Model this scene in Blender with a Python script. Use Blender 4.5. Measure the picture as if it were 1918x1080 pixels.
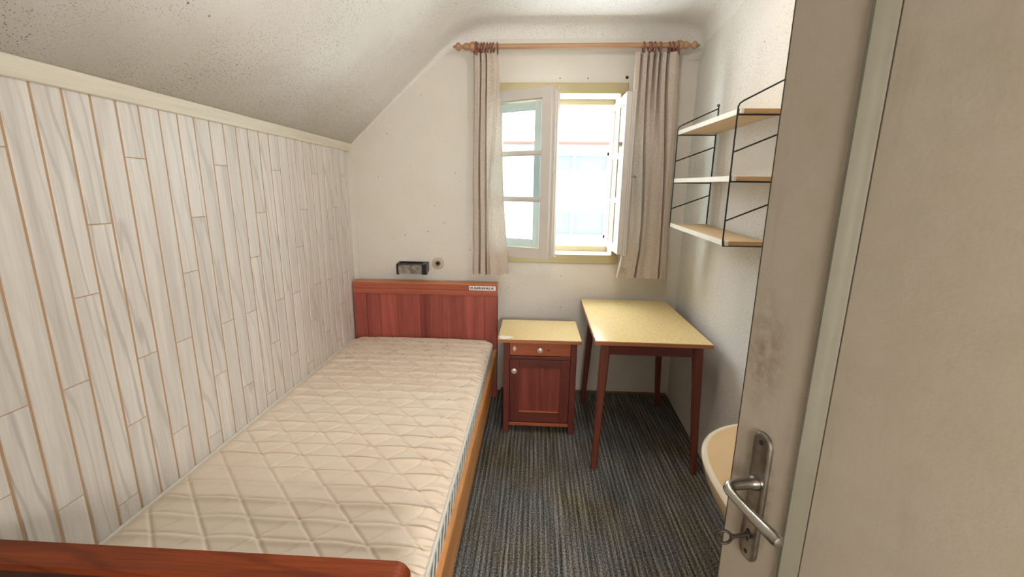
import bpy, bmesh, math, random
from mathutils import Matrix, Vector
for o in list(bpy.data.objects): bpy.data.objects.remove(o)
random.seed(7)
SC = bpy.context.scene
C = SC.collection
PI = math.pi
H = 1.505          # eye height above the carpet
D = 3.15           # distance to the window wall
XL = -1.309        # face of the panelling on the left
CZ = H + 1.05      # flat ceiling

# ---------------------------------------------------------------- camera
cam_d = bpy.data.cameras.new('camera'); cam = bpy.data.objects.new('camera', cam_d); C.objects.link(cam)
cam_d.sensor_fit = 'HORIZONTAL'; cam_d.sensor_width = 36; cam_d.lens = 818.4546 / 1918 * 36
cam_d.clip_start = 0.02; cam_d.clip_end = 200
Rr = ((0.99854783, 0.05243285, 0.01237006), (0.02335935, -0.21449801, -0.97644506), (-0.04854444, 0.97531605, -0.21541132))
cam.matrix_world = Matrix(((Rr[0][0], -Rr[1][0], -Rr[2][0], 0), (Rr[0][1], -Rr[1][1], -Rr[2][1], 0), (Rr[0][2], -Rr[1][2], -Rr[2][2], H), (0, 0, 0, 1)))
SC.camera = cam
# ---------------------------------------------------------------- world, lights, exposure
w = bpy.data.worlds.new('sky'); SC.world = w; w.use_nodes = True
bg = w.node_tree.nodes['Background']; bg.inputs[0].default_value = (0.86, 0.95, 1.0, 1); bg.inputs[1].default_value = 9.5

def light(name, typ, loc, power, col, rot=(0, 0, 0), **k):
    l = bpy.data.lights.new(name, typ); l.energy = power; l.color = col
    for a, v in k.items(): setattr(l, a, v)
    o = bpy.data.objects.new(name, l); C.objects.link(o); o.location = loc; o.rotation_euler = rot
    return o
light('ceiling_bulb', 'POINT', (0.30, 1.76, H + 0.90), 8.0, (1.0, 0.95, 0.89), shadow_soft_size=0.06)
light('hallway_fill', 'POINT', (0.36, -1.0, 1.45), 85, (1.0, 0.955, 0.91), shadow_soft_size=0.28)  # unseen fill lamp, placed and strengthened to brighten ceiling and back wall
p = light('window_portal', 'AREA', (0.08, 3.46, H + 0.11), 10, (1, 1, 1), rot=(-PI / 2, 0, 0), shape='RECTANGLE', size=0.95, size_y=1.1)
p.data.cycles.is_portal = True
SC.view_settings.view_transform = 'Standard'; SC.view_settings.look = 'None'
SC.view_settings.gamma = 1; SC.view_settings.use_curve_mapping = False
SC.view_settings.exposure = 0.75

# ---------------------------------------------------------------- node helpers
class NT:
    def __init__(s, name):
        s.m = bpy.data.materials.new(name); s.m.use_nodes = True
        s.t = s.m.node_tree; s.b = s.t.nodes['Principled BSDF']; s.out = s.t.nodes['Material Output']
    def n(s, typ, **k):
        x = s.t.nodes.new(typ)
        for a, v in k.items():
            if a.startswith('i_'):
                key = a[2:]; key = int(key) if key.isdigit() else key.replace('_', ' ')
                if hasattr(v, 'is_output'): s.t.links.new(v, x.inputs[key])
                else: x.inputs[key].default_value = v
            else: setattr(x, a, v)
        return x
    def link(s, a, b): s.t.links.new(a, b)
    def coord(s, scale=(1, 1, 1), rnd=0.0, src='Object', rot=(0, 0, 0)):
        tc = s.n('ShaderNodeTexCoord'); mp = s.n('ShaderNodeMapping'); mp.inputs['Scale'].default_value = scale
        mp.inputs['Rotation'].default_value = rot
        v = tc.outputs[src]
        if rnd:
            oi = s.n('ShaderNodeObjectInfo')
            ml = s.n('ShaderNodeMath', operation='MULTIPLY', i_0=oi.outputs['Random'], i_1=rnd)
            ad = s.n('ShaderNodeVectorMath', operation='ADD'); s.link(v, ad.inputs[0]); s.link(ml.outputs[0], ad.inputs[1]); v = ad.outputs[0]
        s.link(v, mp.inputs['Vector']); return mp.outputs[0]
    def noise(s, vec, scale, detail=3, rough=0.5, dist=0.0):
        return s.n('ShaderNodeTexNoise', i_Vector=vec, i_Scale=scale, i_Detail=detail, i_Roughness=rough, i_Distortion=dist).outputs['Fac']
    def ramp(s, fac, *stops):
        r = s.n('ShaderNodeValToRGB'); s.link(fac, r.inputs[0]); e = r.color_ramp.elements
        while len(e) < len(stops): e.new(0.5)
        for i, (p, c) in enumerate(stops):
            e[i].position = p; e[i].color = (c, c, c, 1) if isinstance(c, (int, float)) else (*c, 1)
        return r.outputs[0]
    def mix(s, f, a, b, mode='MIX'):
        x = s.n('ShaderNodeMix', data_type='RGBA', blend_type=mode)
        for i, v in ((0, f), (6, a), (7, b)):
            if hasattr(v, 'is_output'): s.link(v, x.inputs[i])
            elif i == 0: x.inputs[0].default_value = v
            else: x.inputs[i].default_value = (*v, 1)
        return x.outputs[2]
    def math(s, op, a, b=0.0):
        x = s.n('ShaderNodeMath', operation=op)
        for i, v in ((0, a), (1, b)):
            if hasattr(v, 'is_output'): s.link(v, x.inputs[i])
            else: x.inputs[i].default_value = v
        return x.outputs[0]
    def bump(s, h, strength=0.3, dist=0.01):
        b = s.n('ShaderNodeBump', i_Height=h, i_Strength=strength, i_Distance=dist); s.link(b.outputs[0], s.b.inputs['Normal'])
    def col(s, c):
        if hasattr(c, 'is_output'): s.link(c, s.b.inputs['Base Color'])
        else: s.b.inputs['Base Color'].default_value = (*c, 1)
    def set(s, **k):
        for a, v in k.items(): s.b.inputs[a.replace('_', ' ')].default_value = v
        return s.m

def plaster(name, base, speck=0.6, speckcol=(0.07, 0.06, 0.045), warm=(0.62, 0.5, 0.36), patch=0.5, bscale=55, density=0.5):
    k = NT(name); v = k.coord()
    big = k.noise(v, 1.3, 3, 0.6, 0.3)
    c = k.mix(k.ramp(big, (0.42, 0.0), (0.8, patch)), base, warm)
    mid = k.noise(v, 6, 4)
    c = k.mix(k.math('MULTIPLY', mid, 0.22), c, tuple(x * 0.72 for x in base))
    vo = k.n('ShaderNodeTexVoronoi', i_Vector=v, i_Scale=150); vo.inputs['Randomness'].default_value = 1
    dots = k.ramp(vo.outputs['Distance'], (0.13, 1.0), (0.29, 0.0))
    area = k.ramp(k.noise(v, 2.2, 4, 0.65), (density, 0.0), (density + 0.22, 1.0))
    gate = k.ramp(k.noise(v, 75, 2, 0.5), (0.38, 0.0), (0.48, 1.0))
    f = k.math('MULTIPLY', k.math('MULTIPLY', dots, gate), k.math('MULTIPLY', area, speck))
    c = k.mix(f, c, speckcol)
    vo2 = k.n('ShaderNodeTexVoronoi', i_Vector=v, i_Scale=13)
    rare = k.math('MULTIPLY', k.ramp(vo2.outputs['Distance'], (0.035, 1.0), (0.07, 0.0)), k.ramp(k.noise(v, 9, 1), (0.52, 0), (0.56, 0.8)))
    c = k.mix(rare, c, (0.05, 0.04, 0.03))
    k.col(c)
    h = k.math('ADD', k.math('MULTIPLY', k.noise(v, bscale, 4, 0.6), 1.0), k.math('MULTIPLY', k.noise(v, bscale * 4, 2, 0.5), 0.4))
    k.bump(h, 0.5, 0.006)
    return k.set(Roughness=0.9, Specular_IOR_Level=0.2)

def wood(name, dark, light, axis='z', scale=14, stretch=0.06, rough=0.45, rnd=30.0, contrast=(0.3, 0.72), figure=0.0, bump=0.12, vary=0.0, spec=0.5):
    k = NT(name); s = [1, 1, 1]; s['xyz'.index(axis)] = stretch
    v = k.coord(tuple(s), rnd)
    n1 = k.noise(v, scale, 4, 0.55, 0.6); n2 = k.noise(v, scale * 7, 3, 0.6, 0.2)
    f = k.math('ADD', k.math('MULTIPLY', n1, 0.62), k.math('MULTIPLY', n2, 0.38))
    c = k.ramp(f, (contrast[0], dark), (contrast[1], light))
    if figure:
        s2 = [1, 1, 1]; s2['xyz'.index(axis)] = 0.12
        v2 = k.coord(tuple(s2), rnd)
        wv = k.n('ShaderNodeTexWave', i_Vector=v2, i_Scale=11.0, i_Distortion=8.0, i_Detail=2.0, wave_type='BANDS', bands_direction='DIAGONAL')
        wv.inputs['Detail Scale'].default_value = 1.2
        ln = k.ramp(wv.outputs['Fac'], (0.0, figure), (0.20, 0.0))
        oi = k.n('ShaderNodeObjectInfo')
        rn = k.math('FRACT', k.math('MULTIPLY', oi.outputs['Random'], 7.31))
        ln = k.math('MULTIPLY', ln, k.ramp(rn, (0.25, 0.12), (0.8, 1.0)))
        c = k.mix(ln, c, dark)
    if vary:
        oi = k.n('ShaderNodeObjectInfo')
        c = k.mix(k.math('MULTIPLY', oi.outputs['Random'], vary), c, tuple(x * 0.5 for x in dark))
    k.col(c); k.bump(f, bump, 0.003)
    return k.set(Roughness=rough, Specular_IOR_Level=spec)

def plain(name, c, rough=0.5, metal=0.0, spec=0.5, n=0.12, ns=30, bump=0.0, coat=0.0):
    k = NT(name); v = k.coord()
    f = k.noise(v, ns, 4, 0.6)
    k.col(k.mix(k.math('MULTIPLY', f, n * 2), c, tuple(x * 0.45 for x in c)))
    if bump: k.bump(f, bump, 0.004)
    return k.set(Roughness=rough, Metallic=metal, Specular_IOR_Level=spec, Coat_Weight=coat)

M = {}
M['wall'] = plaster('rough_white_plaster', (0.80, 0.765, 0.70), 0.7, density=0.52, patch=0.25)
M['wall_r'] = plaster('mouldy_white_plaster', (0.83, 0.81, 0.765), 1.0, density=0.36, patch=0.35, bscale=70)
M['ceil'] = plaster('speckled_ceiling_plaster', (0.90, 0.885, 0.85), 1.0, density=0.36, patch=0.35, bscale=60)
M['hall'] = plain('hallway_paint', (0.62, 0.56, 0.47), 0.9)
M['plank'] = wood('whitewashed_ash', (0.57, 0.53, 0.49), (0.80, 0.76, 0.715), 'z', 16, 0.05, 0.36, 40, (0.25, 0.62), figure=1.0, bump=0.10)
M['board'] = wood('cream_ash_board', (0.62, 0.57, 0.46), (0.83, 0.78, 0.66), 'y', 16, 0.05, 0.45, 40, (0.25, 0.65), figure=0.4)
M['groove'] = plain('brown_groove_wood', (0.52, 0.34, 0.20), 0.7)
M['cherry'] = wood('red_cherry_veneer', (0.22, 0.042, 0.033), (0.54, 0.135, 0.100), 'z', 22, 0.05, 0.38, 30, (0.25, 0.72), vary=0.25)
M['cherry_x'] = wood('red_cherry_crosswise', (0.24, 0.055, 0.032), (0.52, 0.14, 0.08), 'x', 22, 0.05, 0.36, 30, (0.25, 0.72))
M['cap'] = wood('orange_cherry_edge', (0.42, 0.12, 0.045), (0.66, 0.24, 0.10), 'x', 22, 0.05, 0.4, 30)
M['pine'] = wood('orange_pine', (0.46, 0.17, 0.045), (0.86, 0.44, 0.15), 'y', 24, 0.035, 0.4, 30, figure=0.5)
M['foot'] = wood('dark_pine_footboard', (0.11, 0.018, 0.004), (0.34, 0.068, 0.014), 'x', 26, 0.04, 0.45, 30, figure=0.6, spec=0.25)
M['dark_red'] = wood('dark_red_wood', (0.075, 0.018, 0.014), (0.21, 0.045, 0.030), 'z', 22, 0.05, 0.42, 30)
M['dark_red_x'] = wood('dark_red_wood_crosswise', (0.075, 0.018, 0.014), (0.21, 0.045, 0.030), 'x', 22, 0.05, 0.42, 30)
M['drawer'] = wood('orange_red_drawer_wood', (0.24, 0.05, 0.02), (0.52, 0.15, 0.06), 'x', 20, 0.05, 0.4, 30)
M['strip'] = wood('darker_cherry_strip', (0.14, 0.028, 0.024), (0.36, 0.075, 0.060), 'z', 26, 0.05, 0.38, 30)
M['door_red'] = wood('deep_red_panel', (0.13, 0.024, 0.018), (0.33, 0.075, 0.052), 'z', 26, 0.05, 0.4, 30)
M['foot_front'] = wood('shaded_foot_wood', (0.022, 0.005, 0.003), (0.075, 0.018, 0.009), 'x', 22, 0.05, 0.4, 30)  # footboard front lies in shade; that shade is put into the wood colour
M['leg'] = wood('reddish_leg_wood', (0.085, 0.022, 0.014), (0.24, 0.062, 0.036), 'z', 24, 0.05, 0.42, 30)
M['edge'] = wood('brown_edge_band', (0.30, 0.10, 0.04), (0.52, 0.20, 0.085), 'x', 24, 0.05, 0.45, 30)
M['shelf'] = wood('yellow_ash_veneer', (0.60, 0.42, 0.21), (0.80, 0.62, 0.38), 'y', 18, 0.05, 0.5, 30)
M['shelf_edge'] = wood('brown_shelf_end', (0.42, 0.22, 0.08), (0.62, 0.38, 0.17), 'x', 26, 0.05, 0.5, 30)
M['lip'] = plain('white_edge_band', (0.85, 0.80, 0.68), 0.5)
def formica(name, a, b):
    k = NT(name); v = k.coord((1, 1, 1))
    f = k.noise(v, 60, 3, 0.6); g = k.noise(v, 320, 2, 0.6)
    c = k.ramp(k.math('ADD', k.math('MULTIPLY', f, 0.6), k.math('MULTIPLY', g, 0.4)), (0.3, a), (0.7, b))
    vo = k.n('ShaderNodeTexVoronoi', i_Vector=v, i_Scale=9)
    c = k.mix(k.ramp(vo.outputs['Distance'], (0.022, 0.85), (0.04, 0.0)), c, (0.1, 0.06, 0.03))
    k.col(c); return k.set(Roughness=0.24)
M['formica'] = formica('yellow_laminate', (0.68, 0.49, 0.21), (0.86, 0.68, 0.34))
M['yellow'] = plain('ochre_window_paint', (0.52, 0.43, 0.23), 0.5, n=0.1, ns=12)
M['white'] = plain('white_window_paint', (0.65, 0.605, 0.56), 0.42, n=0.1, ns=12)
M['steel'] = plain('brushed_steel', (0.47, 0.45, 0.41), 0.24, 1.0, n=0.3, ns=25, bump=0.05)
M['worn_steel'] = plain('tarnished_plate', (0.46, 0.43, 0.38), 0.36, 1.0, n=0.8, ns=30, bump=0.1)
M['iron'] = plain('dark_iron', (0.022, 0.015, 0.011), 0.5, 0.0, 0.25)
M['black'] = plain('black_plastic', (0.012, 0.014, 0.017), 0.3)
M['crack'] = plain('dirty_brown_crack', (0.07, 0.05, 0.03), 0.8, n=0.4, ns=60)
M['wire'] = plain('black_wire', (0.008, 0.008, 0.009), 0.4)
M['hole'] = plain('dark_hole', (0.004, 0.004, 0.004), 0.9)
M['socket'] = plain('aged_cream_plastic', (0.60, 0.53, 0.40), 0.45)
M['ring'] = wood('brown_ring_wood', (0.16, 0.060, 0.040), (0.30, 0.13, 0.09), 'x', 30, 0.3, 0.45, 30)
M['rod'] = wood('light_brown_rod_wood', (0.38, 0.20, 0.11), (0.56, 0.34, 0.19), 'x', 26, 0.04, 0.42, 30)
M['porcelain'] = plain('cream_porcelain', (0.80, 0.58, 0.33), 0.12, n=0.03, coat=0.5)
M['porcelain_lip'] = plain('highlit_porcelain', (0.90, 0.82, 0.66), 0.10, n=0.02, coat=0.5)  # paler than the basin: the rim's highlight is put into its colour
M['pale_metal'] = plain('pale_metal', (0.80, 0.75, 0.70), 0.4, 0.1)
M['knob'] = plain('brass_nickel_knob', (0.66, 0.56, 0.47), 0.25, 0.35)
M['piping'] = plain('white_piping', (0.76, 0.74, 0.66), 0.8, ns=200)
M['sticker'] = plain('white_sticker', (0.82, 0.80, 0.78), 0.4, n=0.02)
M['ink'] = plain('black_ink', (0.01, 0.01, 0.01), 0.5)
M['skirt'] = plain('dusty_ochre_strip', (0.26, 0.17, 0.075), 0.8, n=0.3, ns=20)
M['render'] = plain('white_house_render', (0.40, 0.41, 0.40), 0.9, n=0.03)
M['tile'] = plain('red_roof_edge', (0.11, 0.030, 0.018), 0.8)
M['cyan'] = plain('pale_house_glass', (0.045, 0.075, 0.076), 0.5, n=0.1)
M['blind'] = plain('white_blind', (0.9, 0.9, 0.88), 0.8, n=0.03)
DLOC = (0.35 + 0.82 * math.cos(math.radians(78)), 0.69 - 0.82 * math.sin(math.radians(78)))
def door_paint():
    k = NT('grimy_cream_door_paint'); v = k.coord()
    c = k.mix(k.ramp(k.noise(v, 3.5, 5, 0.65, 0.5), (0.35, 0.0), (0.75, 0.55)), (0.40, 0.355, 0.29), (0.33, 0.27, 0.20))
    c = k.mix(k.ramp(k.noise(v, 14, 4, 0.7), (0.45, 0.0), (0.8, 0.35)), c, (0.28, 0.25, 0.17))
    st = k.coord((1, 1, 0.15))
    c = k.mix(k.ramp(k.noise(st, 30, 4, 0.7), (0.56, 0.0), (0.8, 0.25)), c, (0.18, 0.135, 0.085))
    c = k.mix(k.math('MULTIPLY', k.noise(v, 300, 2, 0.6), 0.3), c, (0.22, 0.19, 0.14))
    # hand grime near the free edge and round the lock plate
    def blob(cx, cy, cz, sx, sz, lo, hi):
        m = k.n('ShaderNodeMapping'); m.inputs['Location'].default_value = (-(cx - DLOC[0]) / 1, -(cy - DLOC[1]), -cz); k.link(v, m.inputs[0])
        m2 = k.n('ShaderNodeMapping'); m2.inputs['Scale'].default_value = (1 / sx, 1 / sx, 1 / sz); k.link(m.outputs[0], m2.inputs[0])
        ln = k.n('ShaderNodeVectorMath', operation='LENGTH'); k.link(m2.outputs[0], ln.inputs[0])
        return k.math('MULTIPLY', k.ramp(ln.outputs['Value'], (lo, 1.0), (hi, 0.0)), k.ramp(k.noise(v, 45, 4, 0.7), (0.38, 0.0), (0.6, 1.0)))
    c = k.mix(k.math('MULTIPLY', blob(0.358, 0.652, 1.27, 0.05, 0.11, 0.1, 1.0), 0.75), c, (0.16, 0.115, 0.075))
    c = k.mix(k.math('MULTIPLY', blob(0.363, 0.629, 1.035, 0.036, 0.135, 0.6, 1.0), 0.75), c, (0.15, 0.11, 0.055))
    k.col(c); k.bump(k.noise(v, 120, 4, 0.6), 0.12, 0.002)
    return k.set(Roughness=0.5)
M['door'] = door_paint()
def moulding_paint():
    k = NT('greenish_moulding_paint'); v = k.coord()
    c = k.mix(k.ramp(k.noise(v, 8, 4, 0.6), (0.35, 0.0), (0.75, 0.6)), (0.15, 0.142, 0.108), (0.10, 0.094, 0.066))
    k.col(c); return k.set(Roughness=0.35)
M['moulding'] = moulding_paint()
def carpet():
    k = NT('grey_striped_carpet')
    tc = k.n('ShaderNodeTexCoord'); v = tc.outputs['Object']
    vs = k.coord((1, 0.02, 1))
    st = k.noise(vs, 120, 3, 0.7)
    vm = k.coord((1, 0.10, 1))
    wv = k.n('ShaderNodeTexWave', i_Vector=k.coord((1, 0.12, 1)), i_Scale=13.0, i_Distortion=1.6, i_Detail=2.0, wave_type='BANDS', bands_direction='X'); wv.inputs['Detail Scale'].default_value = 3.0
    st2 = k.math('MULTIPLY', wv.outputs['Fac'], k.noise(vm, 22, 3, 0.5))
    grain = k.noise(k.coord((1, 0.7, 1)), 170, 4, 0.9)
    f = k.math('ADD', k.math('ADD', k.math('MULTIPLY', st, 0.30), k.math('MULTIPLY', st2, 0.13)), k.math('MULTIPLY', grain, 0.72))
    c = k.ramp(f, (0.44, (0.022, 0.023, 0.026)), (0.54, (0.12, 0.118, 0.112)), (0.66, (0.47, 0.45, 0.41)))
    tint = k.ramp(k.noise(v, 3.0, 2, 0.5), (0.35, (0.95, 0.98, 1.03)), (0.5, (1.0, 0.98, 0.95)), (0.65, (0.94, 0.88, 0.66)))
    c = k.mix(1.0, c, tint, 'MULTIPLY')
    k.col(c); k.bump(f, 0.9, 0.006)
    return k.set(Roughness=0.95, Specular_IOR_Level=0.1)
M['carpet'] = carpet()
def linen():
    k = NT('beige_linen'); v = k.coord((1, 1, 0.12)); h = k.coord((0.12, 0.12, 1))
    a = k.noise(v, 700, 2, 0.6); b = k.noise(h, 700, 2, 0.6)
    f = k.math('MULTIPLY', k.math('ADD', a, b), 0.5)
    c = k.ramp(f, (0.34, (0.46, 0.38, 0.32)), (0.64, (0.78, 0.68, 0.59)))
    k.col(c); k.bump(f, 0.35, 0.002); k.set(Roughness=0.9, Specular_IOR_Level=0.1)
    tr = k.n('ShaderNodeBsdfTranslucent'); k.link(c, tr.inputs[0])
    mx = k.n('ShaderNodeMixShader'); mx.inputs[0].default_value = 0.18
    k.link(k.b.outputs[0], mx.inputs[1]); k.link(tr.outputs[0], mx.inputs[2]); k.link(mx.outputs[0], k.out.inputs[0])
    return k.m
M['linen'] = linen()
def ticking():
    k = NT('beige_mattress_ticking'); v = k.coord()
    c = k.mix(k.ramp(k.noise(v, 2.2, 4, 0.6), (0.35, 0.0), (0.7, 0.6)), (0.86, 0.76, 0.63), (0.80, 0.65, 0.53))
    c = k.mix(k.math('MULTIPLY', k.noise(v, 260, 2, 0.7), 0.3), c, (0.56, 0.44, 0.34))
    # printed sprigs, strongest at the head end
    vo = k.n('ShaderNodeTexVoronoi', i_Vector=k.coord((1, 0.8, 1)), i_Scale=15)
    spr = k.math('MULTIPLY', k.ramp(vo.outputs['Distance'], (0.28, 1.0), (0.42, 0.0)), k.ramp(k.noise(k.coord((0.6, 1, 1)), 130, 3, 0.75), (0.52, 0.0), (0.6, 0.75)))
    sep = k.n('ShaderNodeSeparateXYZ'); tc = k.n('ShaderNodeTexCoord'); k.link(tc.outputs['Object'], sep.inputs[0])
    g = k.ramp(k.math('DIVIDE', sep.outputs['Y'], 3.2), (0.11, 0.0), (0.24, 1.0))
    c = k.mix(k.math('MULTIPLY', spr, g), c, (0.30, 0.16, 0.10))
    k.col(c); k.bump(k.noise(v, 300, 2, 0.7), 0.15, 0.002)
    return k.set(Roughness=0.85, Specular_IOR_Level=0.15)
M['ticking'] = ticking()
def side_fabric():
    k = NT('bluish_quilted_side'); v = k.coord((1, 1, 1), rot=(0.9, 0, 0))
    wv = k.n('ShaderNodeTexWave', i_Vector=v, i_Scale=9.0, i_Distortion=3.5, i_Detail=1.5, bands_direction='Y')
    c = k.ramp(wv.outputs['Fac'], (0.0, (0.34, 0.36, 0.33)), (0.35, (0.62, 0.65, 0.62)), (1.0, (0.70, 0.72, 0.68)))
    k.col(c); k.bump(wv.outputs['Fac'], 0.8, 0.012)
    return k.set(Roughness=0.8)
M['side'] = side_fabric()
def glass():
    k = NT('window_glass')
    tr = k.n('ShaderNodeBsdfTransparent'); tr.inputs[0].default_value = (0.93, 0.985, 0.985, 1)
    gl = k.n('ShaderNodeBsdfGlossy'); gl.inputs['Roughness'].default_value = 0.02
    fr = k.n('ShaderNodeFresnel'); fr.inputs[0].default_value = 1.45
    mx = k.n('ShaderNodeMixShader'); k.link(fr.outputs[0], mx.inputs[0]); k.link(tr.outputs[0], mx.inputs[1]); k.link(gl.outputs[0], mx.inputs[2])
    k.link(mx.outputs[0], k.out.inputs[0]); return k.m
M['glass'] = glass()
def lamp_face():
    k = NT('mottled_grey_lamp_face'); v = k.coord()
    c = k.ramp(k.noise(v, 26, 4, 0.7, 0.6), (0.3, (0.10, 0.09, 0.06)), (0.55, (0.30, 0.27, 0.23)), (0.75, (0.44, 0.42, 0.34)))
    k.col(c); return k.set(Roughness=0.18)
M['lampface'] = lamp_face()
def peel():
    k = NT('torn_white_paper'); v = k.coord()
    k.col(k.ramp(k.noise(v, 140, 3, 0.8), (0.36, (0.12, 0.11, 0.10)), (0.44, (0.86, 0.85, 0.80)))); return k.set(Roughness=0.8)
M['peel'] = peel()

# ---------------------------------------------------------------- geometry helpers
WM = {}
class MB:
    def __init__(s): s.bm = bmesh.new()
    def box(s, a, b, bev=0.0, mat=None, seg=1):
        m = Matrix.Translation(((a[0] + b[0]) / 2, (a[1] + b[1]) / 2, (a[2] + b[2]) / 2)) @ Matrix.Diagonal((abs(b[0] - a[0]), abs(b[1] - a[1]), abs(b[2] - a[2]), 1))
        if mat: m = mat @ m
        r = bmesh.ops.create_cube(s.bm, size=1, matrix=m)
        if bev:
            es = {e for v in r['verts'] for e in v.link_edges}
            bmesh.ops.bevel(s.bm, geom=list(es), offset=bev, segments=seg, profile=0.6, affect='EDGES')
        return s
    def loft(s, rings, cap=True, close=True):
        R = [[s.bm.verts.new(p) for p in r] for r in rings]
        n = len(R[0])
        for a, b in zip(R, R[1:]):
            for i in range(n if close else n - 1):
                s.bm.faces.new((a[i], a[(i + 1) % n], b[(i + 1) % n], b[i]))
        if cap:
            s.bm.faces.new(R[0][::-1]); s.bm.faces.new(R[-1])
        return s
    def tube(s, pts, r, n=8, cap=True):
        pts = [Vector(p) for p in pts]; rings = []; up = None
        for i, p in enumerate(pts):
            d = (pts[min(i + 1, len(pts) - 1)] - pts[max(i - 1, 0)]).normalized()
            if up is None: up = Vector((0, 0, 1)) if abs(d.z) < 0.9 else Vector((1, 0, 0))
            x = d.cross(up).normalized(); y = x.cross(d).normalized(); up = y
            rr = r[i] if isinstance(r, (list, tuple)) else r
            rings.append([p + (x * math.cos(2 * PI * j / n) + y * math.sin(2 * PI * j / n)) * rr for j in range(n)])
        return s.loft(rings, cap)
    def lathe(s, prof, origin, axis, n=20):
        a = Vector(axis).normalized(); u = a.orthogonal().normalized(); v = a.cross(u); o = Vector(origin)
        rings = [[o + a * t + (u * math.cos(2 * PI * j / n) + v * math.sin(2 * PI * j / n)) * max(r, 1e-4) for j in range(n)] for t, r in prof]
        return s.loft(rings)
    def torus(s, c, R, r, axis, n=24, m=8):
        a = Vector(axis).normalized(); u = a.orthogonal().normalized(); v = a.cross(u); c = Vector(c); rings = []
        for i in range(n):
            d = u * math.cos(2 * PI * i / n) + v * math.sin(2 * PI * i / n)
            rings.append([c + d * (R + r * math.cos(2 * PI * j / m)) + a * r * math.sin(2 * PI * j / m) for j in range(m)])
        rings.append(rings[0]); R0 = [[s.bm.verts.new(p) for p in q] for q in rings[:-1]]; R0.append(R0[0])
        for A, B in zip(R0, R0[1:]):
            for j in range(m): s.bm.faces.new((A[j], A[(j + 1) % m], B[(j + 1) % m], B[j]))
        return s
    def quad(s, *p):
        s.bm.faces.new([s.bm.verts.new(q) for q in p]); return s
    def prism(s, poly, z0, z1, mat=None):
        a = [(x, y, z0) for x, y in poly]; b = [(x, y, z1) for x, y in poly]
        if mat: a = [mat @ Vector(q) for q in a]; b = [mat @ Vector(q) for q in b]
        return s.loft([a, b])
    def build(s, name, mat, parent=None, smooth=False, local=False):
        me = bpy.data.meshes.new(name); bmesh.ops.recalc_face_normals(s.bm, faces=s.bm.faces)
        if parent is not None and not local: s.bm.transform(WM[parent.as_pointer()].inverted())
        s.bm.to_mesh(me); s.bm.free(); me.materials.append(mat)
        if smooth:
            me.shade_smooth(); me.set_sharp_from_angle(angle=math.radians(40))
        o = bpy.data.objects.new(name, me); C.objects.link(o)
        if parent is not None: o.parent = parent; WM[o.as_pointer()] = WM[parent.as_pointer()]
        else: WM[o.as_pointer()] = Matrix.Identity(4)
        return o
def grid(name, nu, nv, fn, mat, parent=None, smooth=True):
    vs = [fn(i / nu, j / nv) for j in range(nv + 1) for i in range(nu + 1)]
    if parent is not None:
        inv = WM[parent.as_pointer()].inverted(); vs = [inv @ Vector(v) for v in vs]
    fs = [(j * (nu + 1) + i, j * (nu + 1) + i + 1, (j + 1) * (nu + 1) + i + 1, (j + 1) * (nu + 1) + i) for j in range(nv) for i in range(nu)]
    me = bpy.data.meshes.new(name); me.from_pydata(vs, [], fs); me.materials.append(mat)
    if smooth: me.shade_smooth()
    o = bpy.data.objects.new(name, me); C.objects.link(o)
    if parent is not None: o.parent = parent; WM[o.as_pointer()] = WM[parent.as_pointer()]
    else: WM[o.as_pointer()] = Matrix.Identity(4)
    return o
def tag(o, label, cat, group=None, kind=None):
    if label: o['label'] = label
    if cat: o['category'] = cat
    if group: o['group'] = group
    if kind: o['kind'] = kind
    return o
def thing(name, label, cat, loc=(0, 0, 0), rz=0.0, group=None):
    o = bpy.data.objects.new(name, None); C.objects.link(o); o.location = loc; o.rotation_euler = (0, 0, rz); o.empty_display_size = 0.05
    WM[o.as_pointer()] = Matrix.Translation(loc) @ Matrix.Rotation(rz, 4, 'Z')
    return tag(o, label, cat, group)
def struct(o): o['kind'] = 'structure'; return o

# ================================================================ ROOM SHELL
Y0 = -0.15                       # doorway wall
def xr(y):                       # the right wall bulges a little
    pts = [(-0.3, 0.985), (1.8, 0.992), (2.4, 1.005), (2.75, 1.02), (3.15, 1.04), (3.4, 1.05)]
    for (a, u), (b, v) in zip(pts, pts[1:]):
        if y <= b:
            t = (y - a) / (b - a); return u + (v - u) * t
    return 1.05
fl = MB().box((XL - 0.12, -1.75, -0.05), (1.16, D + 0.1, 0)).build('floor', M['carpet']); struct(fl)
tag(fl, 'dark grey carpet with fine lengthwise stripes and brownish patches', None)
# ceiling: left slope, flat part and coves, swept from the door to the window wall
prof = []
def arc(p0, p1, p2, n=7):
    out = []
    for i in range(n + 1):
        t = i / n; a = Vector(p0).lerp(Vector(p1), t); b = Vector(p1).lerp(Vector(p2), t); out.append(a.lerp(b, t))
    return out
A = Vector((XL - 0.02, H + 0.296)); B = Vector((-0.49, CZ)); E = Vector((1.0, CZ))
d1 = (A - B).normalized()
prof += [A, A.lerp(B, 0.4)] + arc(B + d1 * 0.22, B, B + Vector((0.22, 0))) + [Vector((0.3, CZ))] + arc((0.87, CZ), (1.0, CZ), (1.0, CZ - 0.13)) + [Vector((1.0, CZ - 0.2))]
prof = [Vector(q) for q in prof]
N = len(prof)
def cove(i):                     # cove radius towards the window wall
    return 0.015 if prof[i].x < -0.75 else min(0.085, 0.015 + (prof[i].x + 0.75) * 0.22)
bm = bmesh.new(); rows = []
ys = [Y0 - 0.02, 0.6, 1.3, 2.0, 2.6]
for y in ys: rows.append([bm.verts.new((q.x + (xr(y) - 1.0 if q.x > 0.95 else 0), y, q.y)) for q in prof])
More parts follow.
